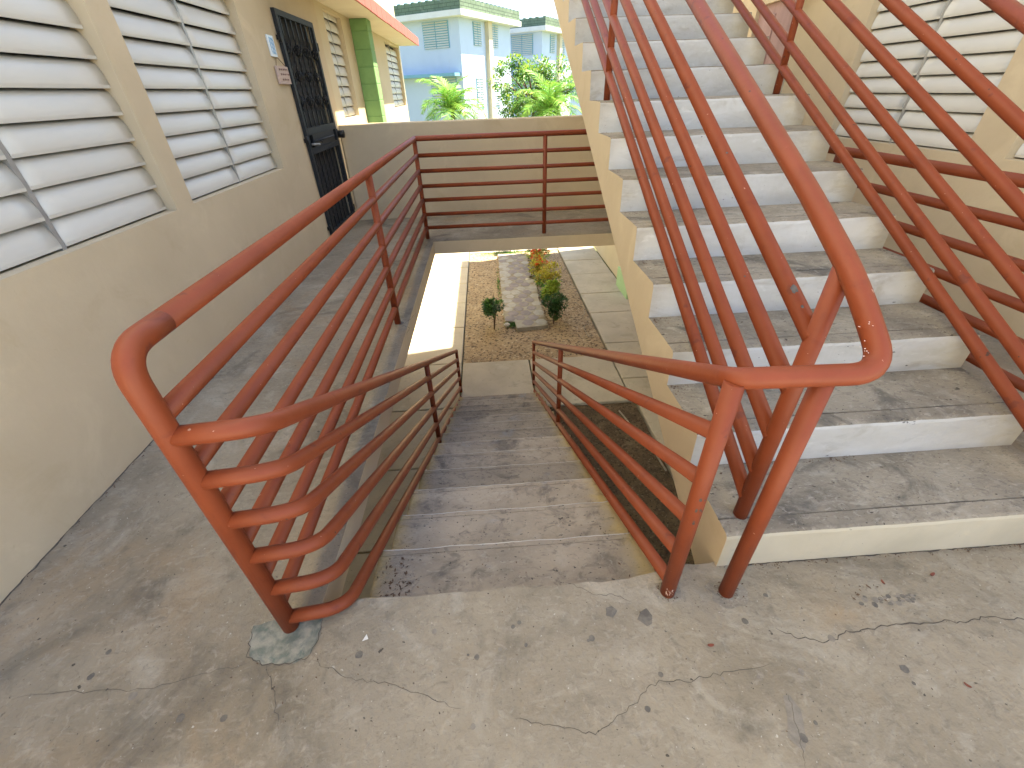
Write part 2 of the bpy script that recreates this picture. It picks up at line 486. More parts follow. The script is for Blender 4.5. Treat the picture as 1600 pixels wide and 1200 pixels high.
p.build("walkway", 'walk', kind="structure")
bc = MB()
bc.box(-14, 14, -22, -5.2, GZ - 0.09, GZ)
bc.build("added_courtyard", 'walk', kind="structure")  # unseen paving added behind the camera to reflect sun inward

# ------------------------------------------------------------------ landing and galleries (one storey up)
fl = MB()
xs = [WL + 0.001]
outline = [(WL, -0.8), (WR, -0.8), (WR, EDGE)]
front = []
n = 120
for i in range(n + 1):
    x = 2.6 - (2.6 + 0.72) * i / n
    y = EDGE + (0.012 * nz(x * 9, 1.3) + 0.008 * nz(x * 26, 4.1) if -0.6 < x < 0.83 else 0) - 0.02 * 0
    if x > 0.45: y += 0.045 * min(1, (x - 0.45) / 0.2)
    front.append((x, y))
outline += front + [(WL, EDGE)]
top = [(x, y, 0.0) for x, y in outline]
fl.poly(top, 0)
bot = [(x, y, -0.16) for x, y in outline]
fl.poly(bot[::-1], 1)
for i in range(len(top)):
    j = (i + 1) % len(top)
    fl.poly([bot[i], bot[j], top[j], top[i]], 2 if 2 < i < len(top) - 2 else 1)
fl.box(WL, -0.72, EDGE, 7.05, -0.16, 0.0, 1, top=0)
fl.box(2.52, WR, EDGE + 0.045, 7.05, -0.16, 0.0, 1, top=0)
fl.box(-0.72, 2.52, 5.68, 7.05, -0.16, 0.0, 1, top=0)
tr = MB()
tr.box(WL, WR + 2, -5.0, -0.8, -0.16, 0.0)
tr.build("added_terrace", 'white', kind="structure")  # added out of view, pale so that it bounces sun onto the landing
# cracks cut in the surface and the repaired corner
def crack(pts, wd, sub=7, z=0.0012):
    P = []
    for a, b in zip(pts[:-1], pts[1:]):
        for k in range(sub):
            t = k / sub
            P.append((a[0] + (b[0] - a[0]) * t, a[1] + (b[1] - a[1]) * t))
    P.append(pts[-1])
    L, R = [], []
    for i, (x, y) in enumerate(P):
        a, b = P[max(0, i - 1)], P[min(len(P) - 1, i + 1)]
        d = Vector((b[0] - a[0], b[1] - a[1])); d.normalize()
        o = Vector((-d.y, d.x))
        j = 0.012 * nz(x * 38, y * 38) + 0.006 * nz(x * 90, y * 90, 2)
        q = Vector((x, y)) + o * j
        e = 0.62 * wd * (0.35 + 0.9 * abs(nz(x * 17, y * 17, 7)) + 0.25) * min(1, 0.25 + min(i, len(P) - 1 - i) / 5)
        L.append(q + o * e); R.append(q - o * e)
    b = len(fl.v)
    for l, r in zip(L, R):
        fl.v += [(l.x, l.y, z), (r.x, r.y, z)]
    for i in range(len(P) - 1):
        fl.face([b + 2 * i + 1, b + 2 * i + 3, b + 2 * i + 2, b + 2 * i], 3)
crack([(0.931, .695), (.978, .666), (1.065, .643), (1.16, .663), (1.233, .668), (1.359, .68), (1.473, .676), (1.585, .67), (1.687, .678), (1.813, .661), (2.2, .67)], 0.0032)
crack([(-.007, .505), (.08, .482), (.184, .454), (.25, .447), (.296, .475), (.392, .527), (.421, .551), (.49, .57), (.57, .559), (.686, .578), (.875, .589)], 0.0018)
crack([(-.846, .71), (-.784, .612), (-.734, .524)], 0.0022)
crack([(-.691, .719), (-.564, .651), (-.432, .626), (-.302, .586), (-.176, .534)], 0.0014)
crack([(-.911, .725), (-1.03, .704), (-1.2, .669), (-1.388, .674), (-1.655, .675)], 0.0014)
crack([(.86, .502), (.841, .445), (.822, .369), (.805, .327)], 0.0016)
crack([(-.765, 3.29), (-.70, 3.22), (-.71, 3.10)], 0.004)
crack([(-.765, 3.29), (-.71, 3.40), (-.68, 3.52)], 0.003)
crack([(.22, .93), (.32, .87), (.40, .86), (.46, .83)], 0.0014)
crack([(WL + 0.004, 0.3), (WL + 0.006, 1.2), (WL + 0.004, 2.2), (WL + 0.006, 3.4), (WL + 0.004, 5.4)], 0.009, sub=26)
crack([(0.86, 0.944), (1.3, 0.945), (1.9, 0.944), (2.33, 0.945)], 0.006, sub=20)
def blob(pts, z, mi, sub=6, amp=0.007):
    P = []
    for i in range(len(pts)):
        a, b = pts[i], pts[(i + 1) % len(pts)]
        for k in range(sub):
            t = k / sub
            x, y = a[0] + (b[0] - a[0]) * t, a[1] + (b[1] - a[1]) * t
            P.append((x + amp * nz(x * 22, y * 22, 1), y + amp * nz(x * 22, y * 22, 5), z))
    fl.poly(P, mi)
pp = [(-.952, .845), (-.925, .745), (-.862, .711), (-.754, .713), (-.705, .735), (-.692, .80), (-.70, .86), (-.80, .885)]
blob(pp[::1], 0.0025, 4)
crack(pp[0:5], 0.003, z=0.004)
crack(pp[4:7], 0.003, z=0.004)
blob([(0.455, 0.765), (0.48, 0.742), (0.505, 0.75), (0.515, 0.775), (0.50, 0.80), (0.475, 0.792)], 0.0011, 5, 4, 0.006)
blob([(0.345, 0.785), (0.37, 0.778), (0.39, 0.80), (0.375, 0.822), (0.352, 0.815)], 0.0011, 5, 4, 0.006)
for q in range(30):
    sx, sy, sr = 1.42 + random.gauss(0, 0.055), 0.765 + random.gauss(0, 0.012), random.uniform(0.003, 0.010)
    blob([(sx + sr * 1.3 * math.cos(t), sy + sr * math.sin(t)) for t in [k * 0.785 for k in range(8)]], 0.0010 + 0.00002 * q, random.choice((5, 6)), 2, 0.003)
blob([(0.795, 0.40), (0.825, 0.455), (0.842, 0.50), (0.862, 0.50), (0.872, 0.46), (0.85, 0.40), (0.82, 0.36)], 0.0010, 6, 4, 0.004)
for q in range(34):
    sx, sy, sr = random.uniform(-1.5, 1.4), random.uniform(0.32, 0.82), random.uniform(0.004, 0.014)
    if -0.95 < sx < -0.66 and sy > 0.68: continue
    blob([(sx + sr * math.cos(t) * (1 + 0.3 * nz(t, q)), sy + sr * math.sin(t) * (1 + 0.3 * nz(t, q, 3))) for t in [k * 0.785 for k in range(8)]], 0.0009 + 0.00002 * q, random.choice((5, 5, 6)), 2, 0.002)
def ring(cx, cy, r, mi, seed):
    blob([(cx + r * (1 + 0.45 * nz(q * 0.9, seed)) * math.cos(q * 0.5236), cy + 0.8 * r * (1 + 0.45 * nz(q * 0.9, seed + 4)) * math.sin(q * 0.5236)) for q in range(12)], 0.0022, mi, 3)
ring(0.60, 0.857, 0.055, 2, 1.0)
ring(0.825, 0.835, 0.075, 2, 7.0)
ring(-0.81, 3.32, 0.05, 2, 3.0)
fl.build("landing_floor", ['floor', 'wall', 'tread', 'crack', 'patch', 'spot', 'spot_soft'], kind="structure")

# ------------------------------------------------------------------ stairs
def stair_up():
    root = thing("staircase", "wide concrete flight climbing to the upper floor with white painted risers", "staircase", (1.58, UY0, 0))
    N = 14
    def zin(y): return URISE + (y - UY0 - URUN) * URISE / URUN      # inner corner line
    yb = UY0 + N * URUN
    body = MB()
    prof = [(UY0 + 0.002, -0.24), (yb, zin(yb) - 0.235), (yb, zin(yb) - 0.012), (UY0 + 0.002, -0.012 + 0.0)]
    body.prism(prof, UX0 + 0.003, UX1 - 0.003, 0)
    body.build("stair_slab", 'wall', root)
    for k in range(1, N + 1):
        y, z0, z1 = UY0 + (k - 1) * URUN, (k - 1) * URISE, k * URISE
        prof = [(y - 0.004, z0 + 0.001), (y, z1 - 0.02), (y + 0.004, z1 - 0.007), (y + 0.014, z1 - 0.0005),
                (y + 0.075, z1), (y + 0.0765, z1 - 0.003), (y + 0.0805, z1 - 0.003), (y + 0.082, z1 + 0.001),
                (y + URUN, z1 + 0.001), (y + URUN, z1 - 0.012), (y, z0 - 0.01)]
        prof = prof[::-1]
        def jit(q, x, k=k):
            q = 10 - q
            if q in (1, 2, 3): return (0.0035 * nz(x * 7, k * 3.1) + 0.002 * nz(x * 25, k), 0.0035 * nz(x * 8, k * 5.7, 2) - 0.004 * max(0, nz(x * 21, k, 9) - 0.25))
            if q in (5, 6): return (0.004 * nz(x * 5, k * 1.7), 0)
            return (0, 0)
        # segments after reversal: last ones are the riser
        mm = [0] * 11
        # reversed index i -> original point 10-i ; segment i joins original 10-i and 9-i
        for i in range(11):
            a = 10 - i
            b_ = (10 - (i + 1)) % 11
            pr_ = {a, b_}
            if pr_ in ({0, 1}, {1, 2}): mm[i] = 1
            elif pr_ in ({9, 10}, {8, 9}, {10, 0}): mm[i] = 2
            elif pr_ in ({5, 6},): mm[i] = 3
            else: mm[i] = 0
        s = MB()
        s.prism(prof, UX0, UX1, mm, capm=2, nx=70, jit=jit)
        st = s.build("step", ['tread', 'riser_cream' if k == 1 else 'riser', 'wall', 'crack'], root)
    setpose(root, root.location.copy())
    return root
stair_up()

def stair_down():
    root = thing("staircase", "narrow grimy concrete flight going down to the garden walkway", "staircase", (0, LY0, GZ))
    N = 14
    X0, X1 = -0.60, 0.645
    s_ = LRISE / LRUN
    def nose(y): return -(y - LY0) * s_
    body = MB()
    ye = LY0 + (N - 1) * LRUN
    prof = [(LY0 + 0.004, -LRISE - 0.32), (ye - 0.2, GZ - 0.05), (ye, GZ - 0.05), (ye, nose(ye) - LRISE - 0.013), (LY0 + 0.004, -LRISE - 0.013)]
    body.prism(prof, X0 + 0.003, X1 - 0.003, 0)
    body.build("stair_slab", 'wall', root)
    for k in range(1, N):
        yb, yn, z = LY0 + (k - 1) * LRUN, LY0 + k * LRUN, -k * LRISE
        prof = [(yb + 0.003, z - 0.012), (yb + 0.003, z), (yn - 0.043, z), (yn - 0.042, z - 0.002), (yn - 0.038, z - 0.002), (yn - 0.037, z + 0.001), (yn - 0.012, z - 0.001),
                (yn - 0.003, z - 0.007), (yn, z - 0.02), (yn + 0.002, z - LRISE), (yn - 0.02, z - LRISE - 0.012)]
        def jit(q, x, k=k):
            e = min(1, 3 * max(0.15, 1 - abs(x) / 0.58))
            if q in (6, 7, 8): return (0.005 * nz(x * 6, k * 3.1) + 0.003 * nz(x * 24, k), 0.004 * nz(x * 6, k * 5.7, 2) - 0.006 * max(0, nz(x * 14, k, 9) - 0.2))
            if q in (3, 4): return (0.004 * nz(x * 5, k * 1.7), 0)
            return (0, 0)
        e1 = X0 + 0.055 + 0.02 * nz(k * 1.7)
        e2 = X1 - 0.06 + 0.02 * nz(k * 2.3, 4)
        s = MB()
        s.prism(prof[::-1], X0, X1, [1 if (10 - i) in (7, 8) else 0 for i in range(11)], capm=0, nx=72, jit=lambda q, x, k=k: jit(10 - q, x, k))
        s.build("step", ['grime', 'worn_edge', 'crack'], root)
    # top riser under the landing edge
    s = MB()
    s.box(X0, X1, LY0 - 0.03, LY0 - 0.016, -LRISE - 0.01, -0.161)
    s.build("top_riser", 'grime', root)
    setpose(root, root.location.copy())
stair_down()

# ------------------------------------------------------------------ railings
RP, RR = 0.0265, 0.0250          # post / rail radius
LEV = [1.158, 0.98, 0.81, 0.64, 0.478, 0.305, 0.14]

def pipe(name, parent, pts, r, n=16):
    b = MB(); b.tube(pts, r, n); return b.build(name, 'rail', parent)

def weld(parent, c, r):
    pass

# gallery railing left + across the far gallery + right gallery
gr = thing("gallery_railing", "long red pipe railing round the stairwell, with the big leaning corner post at lower left", "railing", (-0.81, 0.84, 0))
pipe("corner_post", gr, fillet([(-0.81, 0.84, 0.0), (-0.81, 0.84, LEV[0]), (-0.81, 1.2, LEV[0])], 0.085, 9)[:-1] + [Vector((-0.81, 1.0, LEV[0]))], 0.0295, 20)
YF = 5.84
pipe("handrail", gr, fillet([(-0.81, 0.998, LEV[0]), (-0.81, YF, LEV[0]), (2.62, YF, LEV[0]), (2.62, 0.6, LEV[0])], 0.045, 5), 0.0294, 20)
for z in LEV[1:]:
    pipe("rail", gr, [(-0.81, 0.845, z), (-0.81, YF, z)], RR)
    pipe("rail", gr, [(-0.81, YF, z), (2.62, YF, z)], 0.0235)
    pipe("rail", gr, [(2.62, YF, z), (2.62, 0.6, z)], RR)
for (x, y) in ((-0.81, 3.32), (-0.81, YF), (0.745, YF), (2.62, YF), (2.62, 3.4), (2.62, 0.6)):
    pipe("post", gr, [(x, y, 0.0), (x, y, LEV[0])], 0.0265)
setpose(gr, (-0.81, 0.84, 0))

LS = 0.53
# left lower stair railing
lr = thing("stair_railing", "red pipe railing sweeping down the left side of the lower flight", "railing", (-0.6, 3.2, -1.2))
ZJ = [0.923, 0.767, 0.599, 0.427, 0.246, 0.062]
YE = 5.72
for i, z in enumerate(ZJ):
    r = 0.0268 if i == 0 else 0.0245
    pts = fillet([(-0.81, 0.84, z), (-0.60, 0.862, z - 0.002), (-0.60, YE, z - 0.02 - LS * (YE - 0.862))], 0.115, 9)
    pipe("handrail" if i == 0 else "rail", lr, pts, r, 18)
def lnose(y):
    k = max(0, math.ceil((y - LY0) / LRUN))
    return -k * LRISE
for y in (3.16, YE):
    zt = ZJ[0] - 0.02 - LS * (y - 0.862)
    zb = max(lnose(y), GZ)
    pipe("post", lr, [(-0.60, y, zb - 0.05 if y < 5.5 else GZ), (-0.60, y, zt)], 0.023)
setpose(lr, (-0.6, 3.2, -1.2))

# right lower stair railing with the loop that climbs to the upper flight
UPO = [0.98, 0.74, 0.55, 0.36, 0.19, 0.055]
def un(y): return URISE + (y - UY0) * URISE / URUN
YT = 5.65
rr_ = thing("stair_railing", "red pipe railing right of the lower flight, looping back up the upper flight's left edge", "railing", (0.6, 0.857, 0))
YE2 = 5.8
ZR = [0.985, 0.80, 0.615, 0.43, 0.25, 0.075]
XU = 0.925
hp = fillet([(0.60, YE2, ZR[0] - LS * (YE2 - 0.857)), (0.60, 0.855, ZR[0]), (0.952, 0.820, 1.0), (0.928, 0.99, un(0.99) + 0.962),
             (XU, 1.25, un(1.25) + UPO[0]), (XU, YT, un(YT) + UPO[0])], [0.05, 0.085, 0.10, 0.05], 9)
pipe("handrail", rr_, hp, 0.0282, 20)
for z in ZR[1:]:
    pipe("rail", rr_, [(0.60, YE2, z - LS * (YE2 - 0.857)), (0.60, 0.857, z)], RR)
pipe("post", rr_, [(0.60, 0.857, 0), (0.60, 0.857, ZR[0] - 0.01)], RP, 20)
pipe("post", rr_, [(0.82, 0.84, 0), (0.82, 0.84, 0.99)], RP, 20)
for y in (3.38, YE2):
    pipe("post", rr_, [(0.60, y, (lnose(y) - 0.05) if y < 5.5 else GZ), (0.60, y, ZR[0] - LS * (y - 0.857))], 0.023)
ul = rr_
for o in UPO[1:]:
    pipe("rail", ul, [(XU, 1.044, un(1.044) + o), (XU, YT, un(YT) + o)], 0.0268)
pipe("post", ul, [(0.928, 1.044, URISE), (XU + 0.004, 1.044, un(1.044) + UPO[0] - 0.01)], RP, 20)
pipe("post", ul, [(XU, 3.72, 8 * URISE), (XU, 3.72, un(3.72) + UPO[0])], 0.024)
pipe("post", ul, [(XU, YT, 13 * URISE), (XU, YT, un(YT) + UPO[0])], 0.024)
def flake(o, c, w_, h_, nrm, ax):
    b = []
    n2 = nrm.cross(ax).normalized()
    for k in range(11):
        a = 2 * math.pi * k / 11
        rr = 1 + 0.45 * nz(k * 1.7, c.x * 9, c.y * 9)
        b.append(c + ax * math.cos(a) * w_ * rr + n2 * math.sin(a) * h_ * rr)
    o.poly(b)
uax = Vector((0, URUN, URISE)).normalized()
def on_rail(x, y, z, r, ang, ax):
    side = Vector((1, 0, 0))
    upv = side.cross(ax).normalized()
    nrm = (upv * math.cos(ang) + side * math.sin(ang)).normalized()
    if nrm.z < 0: nrm = -nrm
    return Vector((x, y, z)) + nrm * (r + 0.0007), nrm
for (y, o, w_, h_) in ((1.19, UPO[1], 0.016, 0.009), (1.13, UPO[1], 0.006, 0.004), (1.78, UPO[1], 0.006, 0.004), (1.45, UPO[2], 0.004, 0.003)):
    c, nn = on_rail(XU, y, un(y) + o, 0.0268, -0.35, uax)
    cb = MB(); flake(cb, c, w_, h_, nn, uax); cb.build("paint_chip", 'chip', ul)

XR = 2.2
ur = thing("stair_railing", "red pipe railing along the right edge of the white upper flight", "railing", (XR, 1.044, 0.189))
pipe("handrail", ur, [(XR, 0.6, un(1.0) + 0.9), (XR, 1.0, un(1.0) + UPO[0]), (XR, YT, un(YT) + UPO[0])], 0.0278, 18)
for o in UPO[1:]:
    pipe("rail", ur, [(XR, 1.044, un(1.044) + o), (XR, YT, un(YT) + o)], 0.0268)
for (y, kk) in ((1.05, 1), (3.72, 8), (YT, 13)):
    pipe("post", ur, [(XR, y, kk * URISE), (XR, y, un(y) + UPO[0])], 0.024)
setpose(ur, (XR, 1.044, 0.189))

# scuffed paint on the outer bend and on the first post
sc = MB()
for k in range(15):
    sc = MB()
    a = random.uniform(-1.1, 0.3)
    c = Vector((0.905 + random.uniform(-0.02, 0.02), 0.838 + random.uniform(0.0, 0.05), 0))
    c.z = 1.0 + (c.y - 0.838) * 1.6 + 0.0285
    flake(sc, c, random.uniform(0.001, 0.004), random.uniform(0.001, 0.002), Vector((0.15, -0.5, 0.85)).normalized(), Vector((0.9, 0.3, 0)).normalized())
    sc.build("scuffed_paint", 'scuff', rr_)
sc = MB()
for k in range(14):
    a = random.uniform(-2.3, -1.3)
    z = random.uniform(0.02, 0.06)
    nn = Vector((math.cos(a), math.sin(a), 0))
    flake(sc, Vector((0.60, 0.857, z)) + nn * (RP + 0.0008), random.uniform(0.002, 0.008), 0.0015, nn, Vector((0, 0, 1)))
sc.build("scuffed_paint", 'scuff', rr_)
for k in range(8):
    sc = MB()
    a = random.uniform(-1.9, -1.2)
    z = random.uniform(0.42, 0.56)
    nn = Vector((math.cos(a), math.sin(a), 0))
    flake(sc, Vector((0.60, 0.857, z)) + nn * (RP + 0.0008), random.uniform(0.002, 0.008), random.uniform(0.002, 0.005), nn, Vector((0, 0, 1)))
    sc.build("paint_chip", 'chip', rr_)
setpose(rr_, (0.6, 0.857, 0))

# ------------------------------------------------------------------ blocks of flats either side
def wallx(b, X, s, y0, y1, z0, z1, holes, th=0.16, m=0):
    ys = sorted({y0, y1, *[h[0] for h in holes], *[h[1] for h in holes]})
    zs = sorted({z0, z1, *[h[2] for h in holes], *[h[3] for h in holes]})
    def solid(i, j):
        if i < 0 or j < 0 or i >= len(ys) - 1 or j >= len(zs) - 1: return False
        cy, cz = (ys[i] + ys[i + 1]) / 2, (zs[j] + zs[j + 1]) / 2
        return not any(h[0] < cy < h[1] and h[2] < cz < h[3] for h in holes)
    Xb = X - s * th
    for i in range(len(ys) - 1):
        for j in range(len(zs) - 1):
            if not solid(i, j): continue
            a, c, d, e = ys[i], ys[i + 1], zs[j], zs[j + 1]
            b.poly([(X, a, d), (X, c, d), (X, c, e), (X, a, e)], m)
            b.poly([(Xb, a, e), (Xb, c, e), (Xb, c, d), (Xb, a, d)], m)
            if not solid(i - 1, j): b.poly([(X, a, d), (X, a, e), (Xb, a, e), (Xb, a, d)], m)
            if not solid(i + 1, j): b.poly([(X, c, d), (Xb, c, d), (Xb, c, e), (X, c, e)], m)
            if not solid(i, j - 1): b.poly([(X, a, d), (Xb, a, d), (Xb, c, d), (X, c, d)], m)
            if not solid(i, j + 1): b.poly([(X, a, e), (X, c, e), (Xb, c, e), (Xb, a, e)], m)


def window(parent, X, s, y0, y1, z0, z1, pitch=0.128, mull=None, tilt=1.0, rec=0.082):
    """louvre window set back in its opening; s = +1 faces +x"""
    wd = MB()
    wd.box(*sorted((X - s * 0.13, X - s * 0.145)), y0, y1, z0, z1)
    wo = wd.build("window", 'dark', parent)
    ym = mull if mull else (y0 + y1) / 2
    nsl = int(round((z1 - z0) / pitch))
    for (a, c) in ((y0 + 0.004, ym - 0.014), (ym + 0.014, y1 - 0.004)):
        b = MB()
        for k in range(nsl):
            zb = z0 + 0.006 + k * pitch
            tl = 1.0 + random.uniform(-0.06, 0.06)
            prof = [(-0.020, pitch * 1.03), (-0.002, pitch * 0.90), (0.011, pitch * 0.66), (0.019, pitch * 0.40), (0.022, pitch * 0.16), (0.020, 0.005),
                    (0.015, 0.004), (0.017, pitch * 0.15), (0.014, pitch * 0.39), (0.006, pitch * 0.64), (-0.008, pitch * 0.87), (-0.026, pitch * 1.0)]
            base = len(b.v)
            NY = 8
            for q in range(NY + 1):
                y = a + (c - a) * q / NY
                for (dx, dz) in prof:
                    b.v.append((X - s * rec + s * dx * tl + s * 0.0015 * nz(y * 5, k * 3.3), y, zb + dz + 0.0012 * nz(y * 3, k * 7.1)))
            n = len(prof)
            for q in range(NY):
                for t in range(n):
                    u = (t + 1) % n
                    f = [base + q * n + t, base + q * n + u, base + (q + 1) * n + u, base + (q + 1) * n + t]
                    b.face(f if s < 0 else f[::-1], 0, t < 4 or 6 <= t < 10)
            b.face([base + t for t in range(n)]); b.face([base + NY * n + n - 1 - t for t in range(n)])
        b.build("louvre_panel", 'slat', wo)
    mb = MB()
    mb.box(*sorted((X - s * 0.128, X - s * (rec - 0.017))), ym - 0.0125, ym + 0.0125, z0, z1)
    mb.build("mullion", 'alu', wo)
    return wo

LB = thing("apartment_building", "beige apartment block on the left with louvre windows, iron gate and red-edged roof slab", "building", (WL, 3, GZ))
LW = [(0.10, 1.16, 1.022, 2.31), (1.42, 3.045, 1.022, 2.31), (3.235, 4.86, 1.022, 2.31), (7.52, 8.42, 1.325, 2.55), (11.95, 13.85, 1.335, 2.55)]
GATE = (5.68, 6.78, 0.14, 2.30)
b = MB()
wallx(b, WL, 1, -5.0, 7.2, GZ, 2.65, LW[:3] + [GATE], 0.18)
b.build("wall", 'wall', LB)
b = MB()
wallx(b, WL, 1, -5.0, 7.2, 2.65, 11.0, [], 0.18)
b.build("added_upper_wall", 'white', LB)  # unseen, made tall and white to bounce sun into the stairwell
b = MB()
wallx(b, WL, 1, 7.2, 14.05, GZ, 5.35, LW[3:], 0.18)
b.box(-9, WL - 0.18, 13.87, 14.05, GZ, 5.35)

b.build("wall", 'wall_far', LB)
for (y0, y1, z0, z1) in LW:
    window(LB, WL, 1, y0, y1, z0, z1, mull={1.42: 2.22, 3.235: 4.06}.get(y0))
b = MB()
for k in range(22):
    z = GZ + 0.02 + k * 0.232
    if z > 2.56: break
    b.bbox(WL + 0.001, -1.73, 8.95, 9.27, z, min(z + 0.226, 2.598), 0.008)
b.box(WL + 0.001, -1.737, 8.957, 9.263, GZ, 2.598)
b.build("pilaster", 'green', LB)
b = MB()
b.box(WL - 0.0 + 0.001, -1.52, 5.3, 14.02, 2.60, 2.735, 0)
b.build("roof_slab", 'soffit', LB)
b = MB()
yy = 5.3
while yy < 14.0:
    y2 = min(14.05, yy + 0.42)
    b.bbox(-1.519, -1.49, yy, y2 - 0.006, 2.595 - 0.008 * random.random(), 2.755, 0.006)
    yy = y2
b.box(-1.96, -1.50, 14.021, 14.05, 2.60, 2.75)
b.build("roof_edge", 'redtrim', LB)
b = MB()
b.box(-9, -1.6, 7.25, 14.3, 5.35, 5.55); b.build("roof", 'white', LB)
# iron gate
G0, G1, GB, GT = GATE
gt = MB()
gx = WL + 0.012
gt.box(gx - 0.01, gx + 0.028, G0 - 0.035, G0 + 0.02, GB, GT + 0.03)
gt.box(gx - 0.01, gx + 0.028, G1 - 0.02, G1 + 0.035, GB, GT + 0.03)
gt.box(gx - 0.01, gx + 0.028, G0 + 0.02, G1 - 0.02, GT - 0.02, GT + 0.03)
gt.box(gx - 0.01, gx + 0.028, G0 + 0.02, G1 - 0.02, GB, GB + 0.05)
gate = gt.build("security_gate", 'iron_grey', LB)
b = MB(); b.box(gx - 0.06, gx - 0.05, G0 + 0.0, G1, GB, GT); b.build("mesh_backing", 'dark', gate)
b = MB()
nb = 7
for k in range(nb):
    y = G0 + 0.02 + (G1 - G0 - 0.04) * (k + 0.5) / nb
    for (za, zc) in ((GB + 0.05, 1.05), (1.31, GT - 0.02)):
        nseg = 40
        bs = len(b.v)
        for q in range(nseg + 1):
            z = za + (zc - za) * q / nseg
            a0 = q * 0.55 if 0.15 < q / nseg < 0.85 else 0
            for t in range(4):
                a = a0 + t * math.pi / 2 + math.pi / 4
                b.v.append((gx + 0.008 + 0.011 * math.cos(a), y + 0.011 * math.sin(a), z))
        for q in range(nseg):
            for t in range(4):
                u = (t + 1) % 4
                b.face([bs + q * 4 + t, bs + q * 4 + u, bs + (q + 1) * 4 + u, bs + (q + 1) * 4 + t])
b.build("bars", 'iron', gate)
def basket(b, y, z, h=0.10, r=0.033):
    for t in range(6):
        pts = []
        for q in range(11):
            u = q / 10
            a = t * math.pi / 3 + u * 2.2
            rr = r * math.sin(math.pi * u) + 0.006
            pts.append((gx + 0.012 + rr * math.cos(a), y + rr * math.sin(a), z - h / 2 + h * u))
        b.tube(pts, 0.0055, 6)
for z, off in ((2.02, 0), (1.79, 1), (1.56, 0)):
    for k in range(off, nb, 2):
        y = G0 + 0.02 + (G1 - G0 - 0.04) * (k + 0.5) / nb
        b = MB(); basket(b, y, z); b.build("basket_knot", 'iron', gate)
b = MB(); b.box(gx - 0.01, gx + 0.03, G0 + 0.02, G1 - 0.02, 1.24, 1.31); b.box(gx - 0.01, gx + 0.03, G0 + 0.02, G1 - 0.02, 1.05, 1.11)
b.build("cross_bar", 'iron_grey', gate)
b = MB(); b.box(gx - 0.01, gx + 0.02, G0 + 0.16, G1 - 0.1, 1.11, 1.24); b.build("lock_plate", 'iron', gate)
b = MB(); b.tube([(gx + 0.045, G0 + 0.08, 1.175), (gx + 0.045, G1 - 0.2, 1.175)], 0.011, 10); b.tube([(gx + 0.045, G0 + 0.3, 1.175), (gx + 0.075, G0 + 0.3, 1.15)], 0.008, 8)
b.build("bolt", 'iron_grey', gate)
b = MB(); b.tube([(gx + 0.02, G0 + 0.06, 1.15), (gx + 0.07, G0 + 0.06, 1.15), (gx + 0.075, G0 + 0.17, 1.14)], 0.011, 8); b.build("handle", 'alu', gate)
for z in (2.10, 1.195, 0.24):
    for yy in (G0 - 0.05, G1 + 0.055):
        b = MB(); b.tube([(gx + 0.02, yy, z - 0.04), (gx + 0.02, yy, z + 0.04)], 0.013, 10)
        b.box(gx - 0.008, gx + 0.012, yy - 0.03, yy + 0.03, z - 0.02, z + 0.02)
        b.build("hinge", 'iron', gate)
b = MB(); b.tube([(gx + 0.02, G1 + 0.09, 1.17), (gx + 0.10, G1 + 0.09, 1.17)], 0.045, 14); b.build("padlock_cover", 'iron', gate)
setpose(LB, (WL, 3, GZ))

# number plaque and the little hanging sign beside the gate
pq = thing("number_plaque", "small white and blue plaque on the beige wall above the hanging sign", "plaque", (WL, 5.40, 2.02))
b = MB(); b.bbox(WL + 0.001, WL + 0.016, 5.33, 5.475, 1.935, 2.10, 0.003); b.build("plate", 'plaque', pq)
b = MB()
for k, y in enumerate((5.365, 5.395, 5.42, 5.445)):
    pts = [(WL + 0.0165, y + 0.008 * math.sin(q * 1.9 + k), 1.955 + 0.128 * q / 12) for q in range(13)]
    b.tube(pts, 0.0035, 5)
b.build("blue_marks", 'plaque_blue', pq)
setpose(pq, (WL, 5.40, 2.02))
hs = thing("hanging_sign", "small pale wooden sign hung by a string beside the black gate", "sign", (WL, 5.46, 1.78))
b = MB(); b.bbox(WL + 0.006, WL + 0.03, 5.33, 5.62, 1.715, 1.862, 0.003); b.build("board", 'board', hs)
b = MB(); b.tube([(WL + 0.02, 5.35, 1.86), (WL + 0.012, 5.42, 1.926), (WL + 0.012, 5.47, 1.928), (WL + 0.02, 5.60, 1.86)], 0.003, 6); b.build("string", 'string', hs)
b = MB()
for r_, (za, ya, yb2) in enumerate(((1.835, 5.37, 5.57), (1.795, 5.385, 5.585), (1.752, 5.40, 5.57))):
    y = ya
    while y < yb2:
        wl = random.uniform(0.03, 0.06)
        pts = []
        for q in range(12):
            u = q / 11
            pts.append((WL + 0.0308, y + wl * u, za + 0.010 * math.sin(u * 15 + y * 40) * (0.6 + 0.5 * math.sin(u * 7))))
        b.tube(pts, 0.0022, 5)
        y += wl + 0.015
b.build("handwriting", 'ink', hs)
setpose(hs, (WL, 5.46, 1.78))

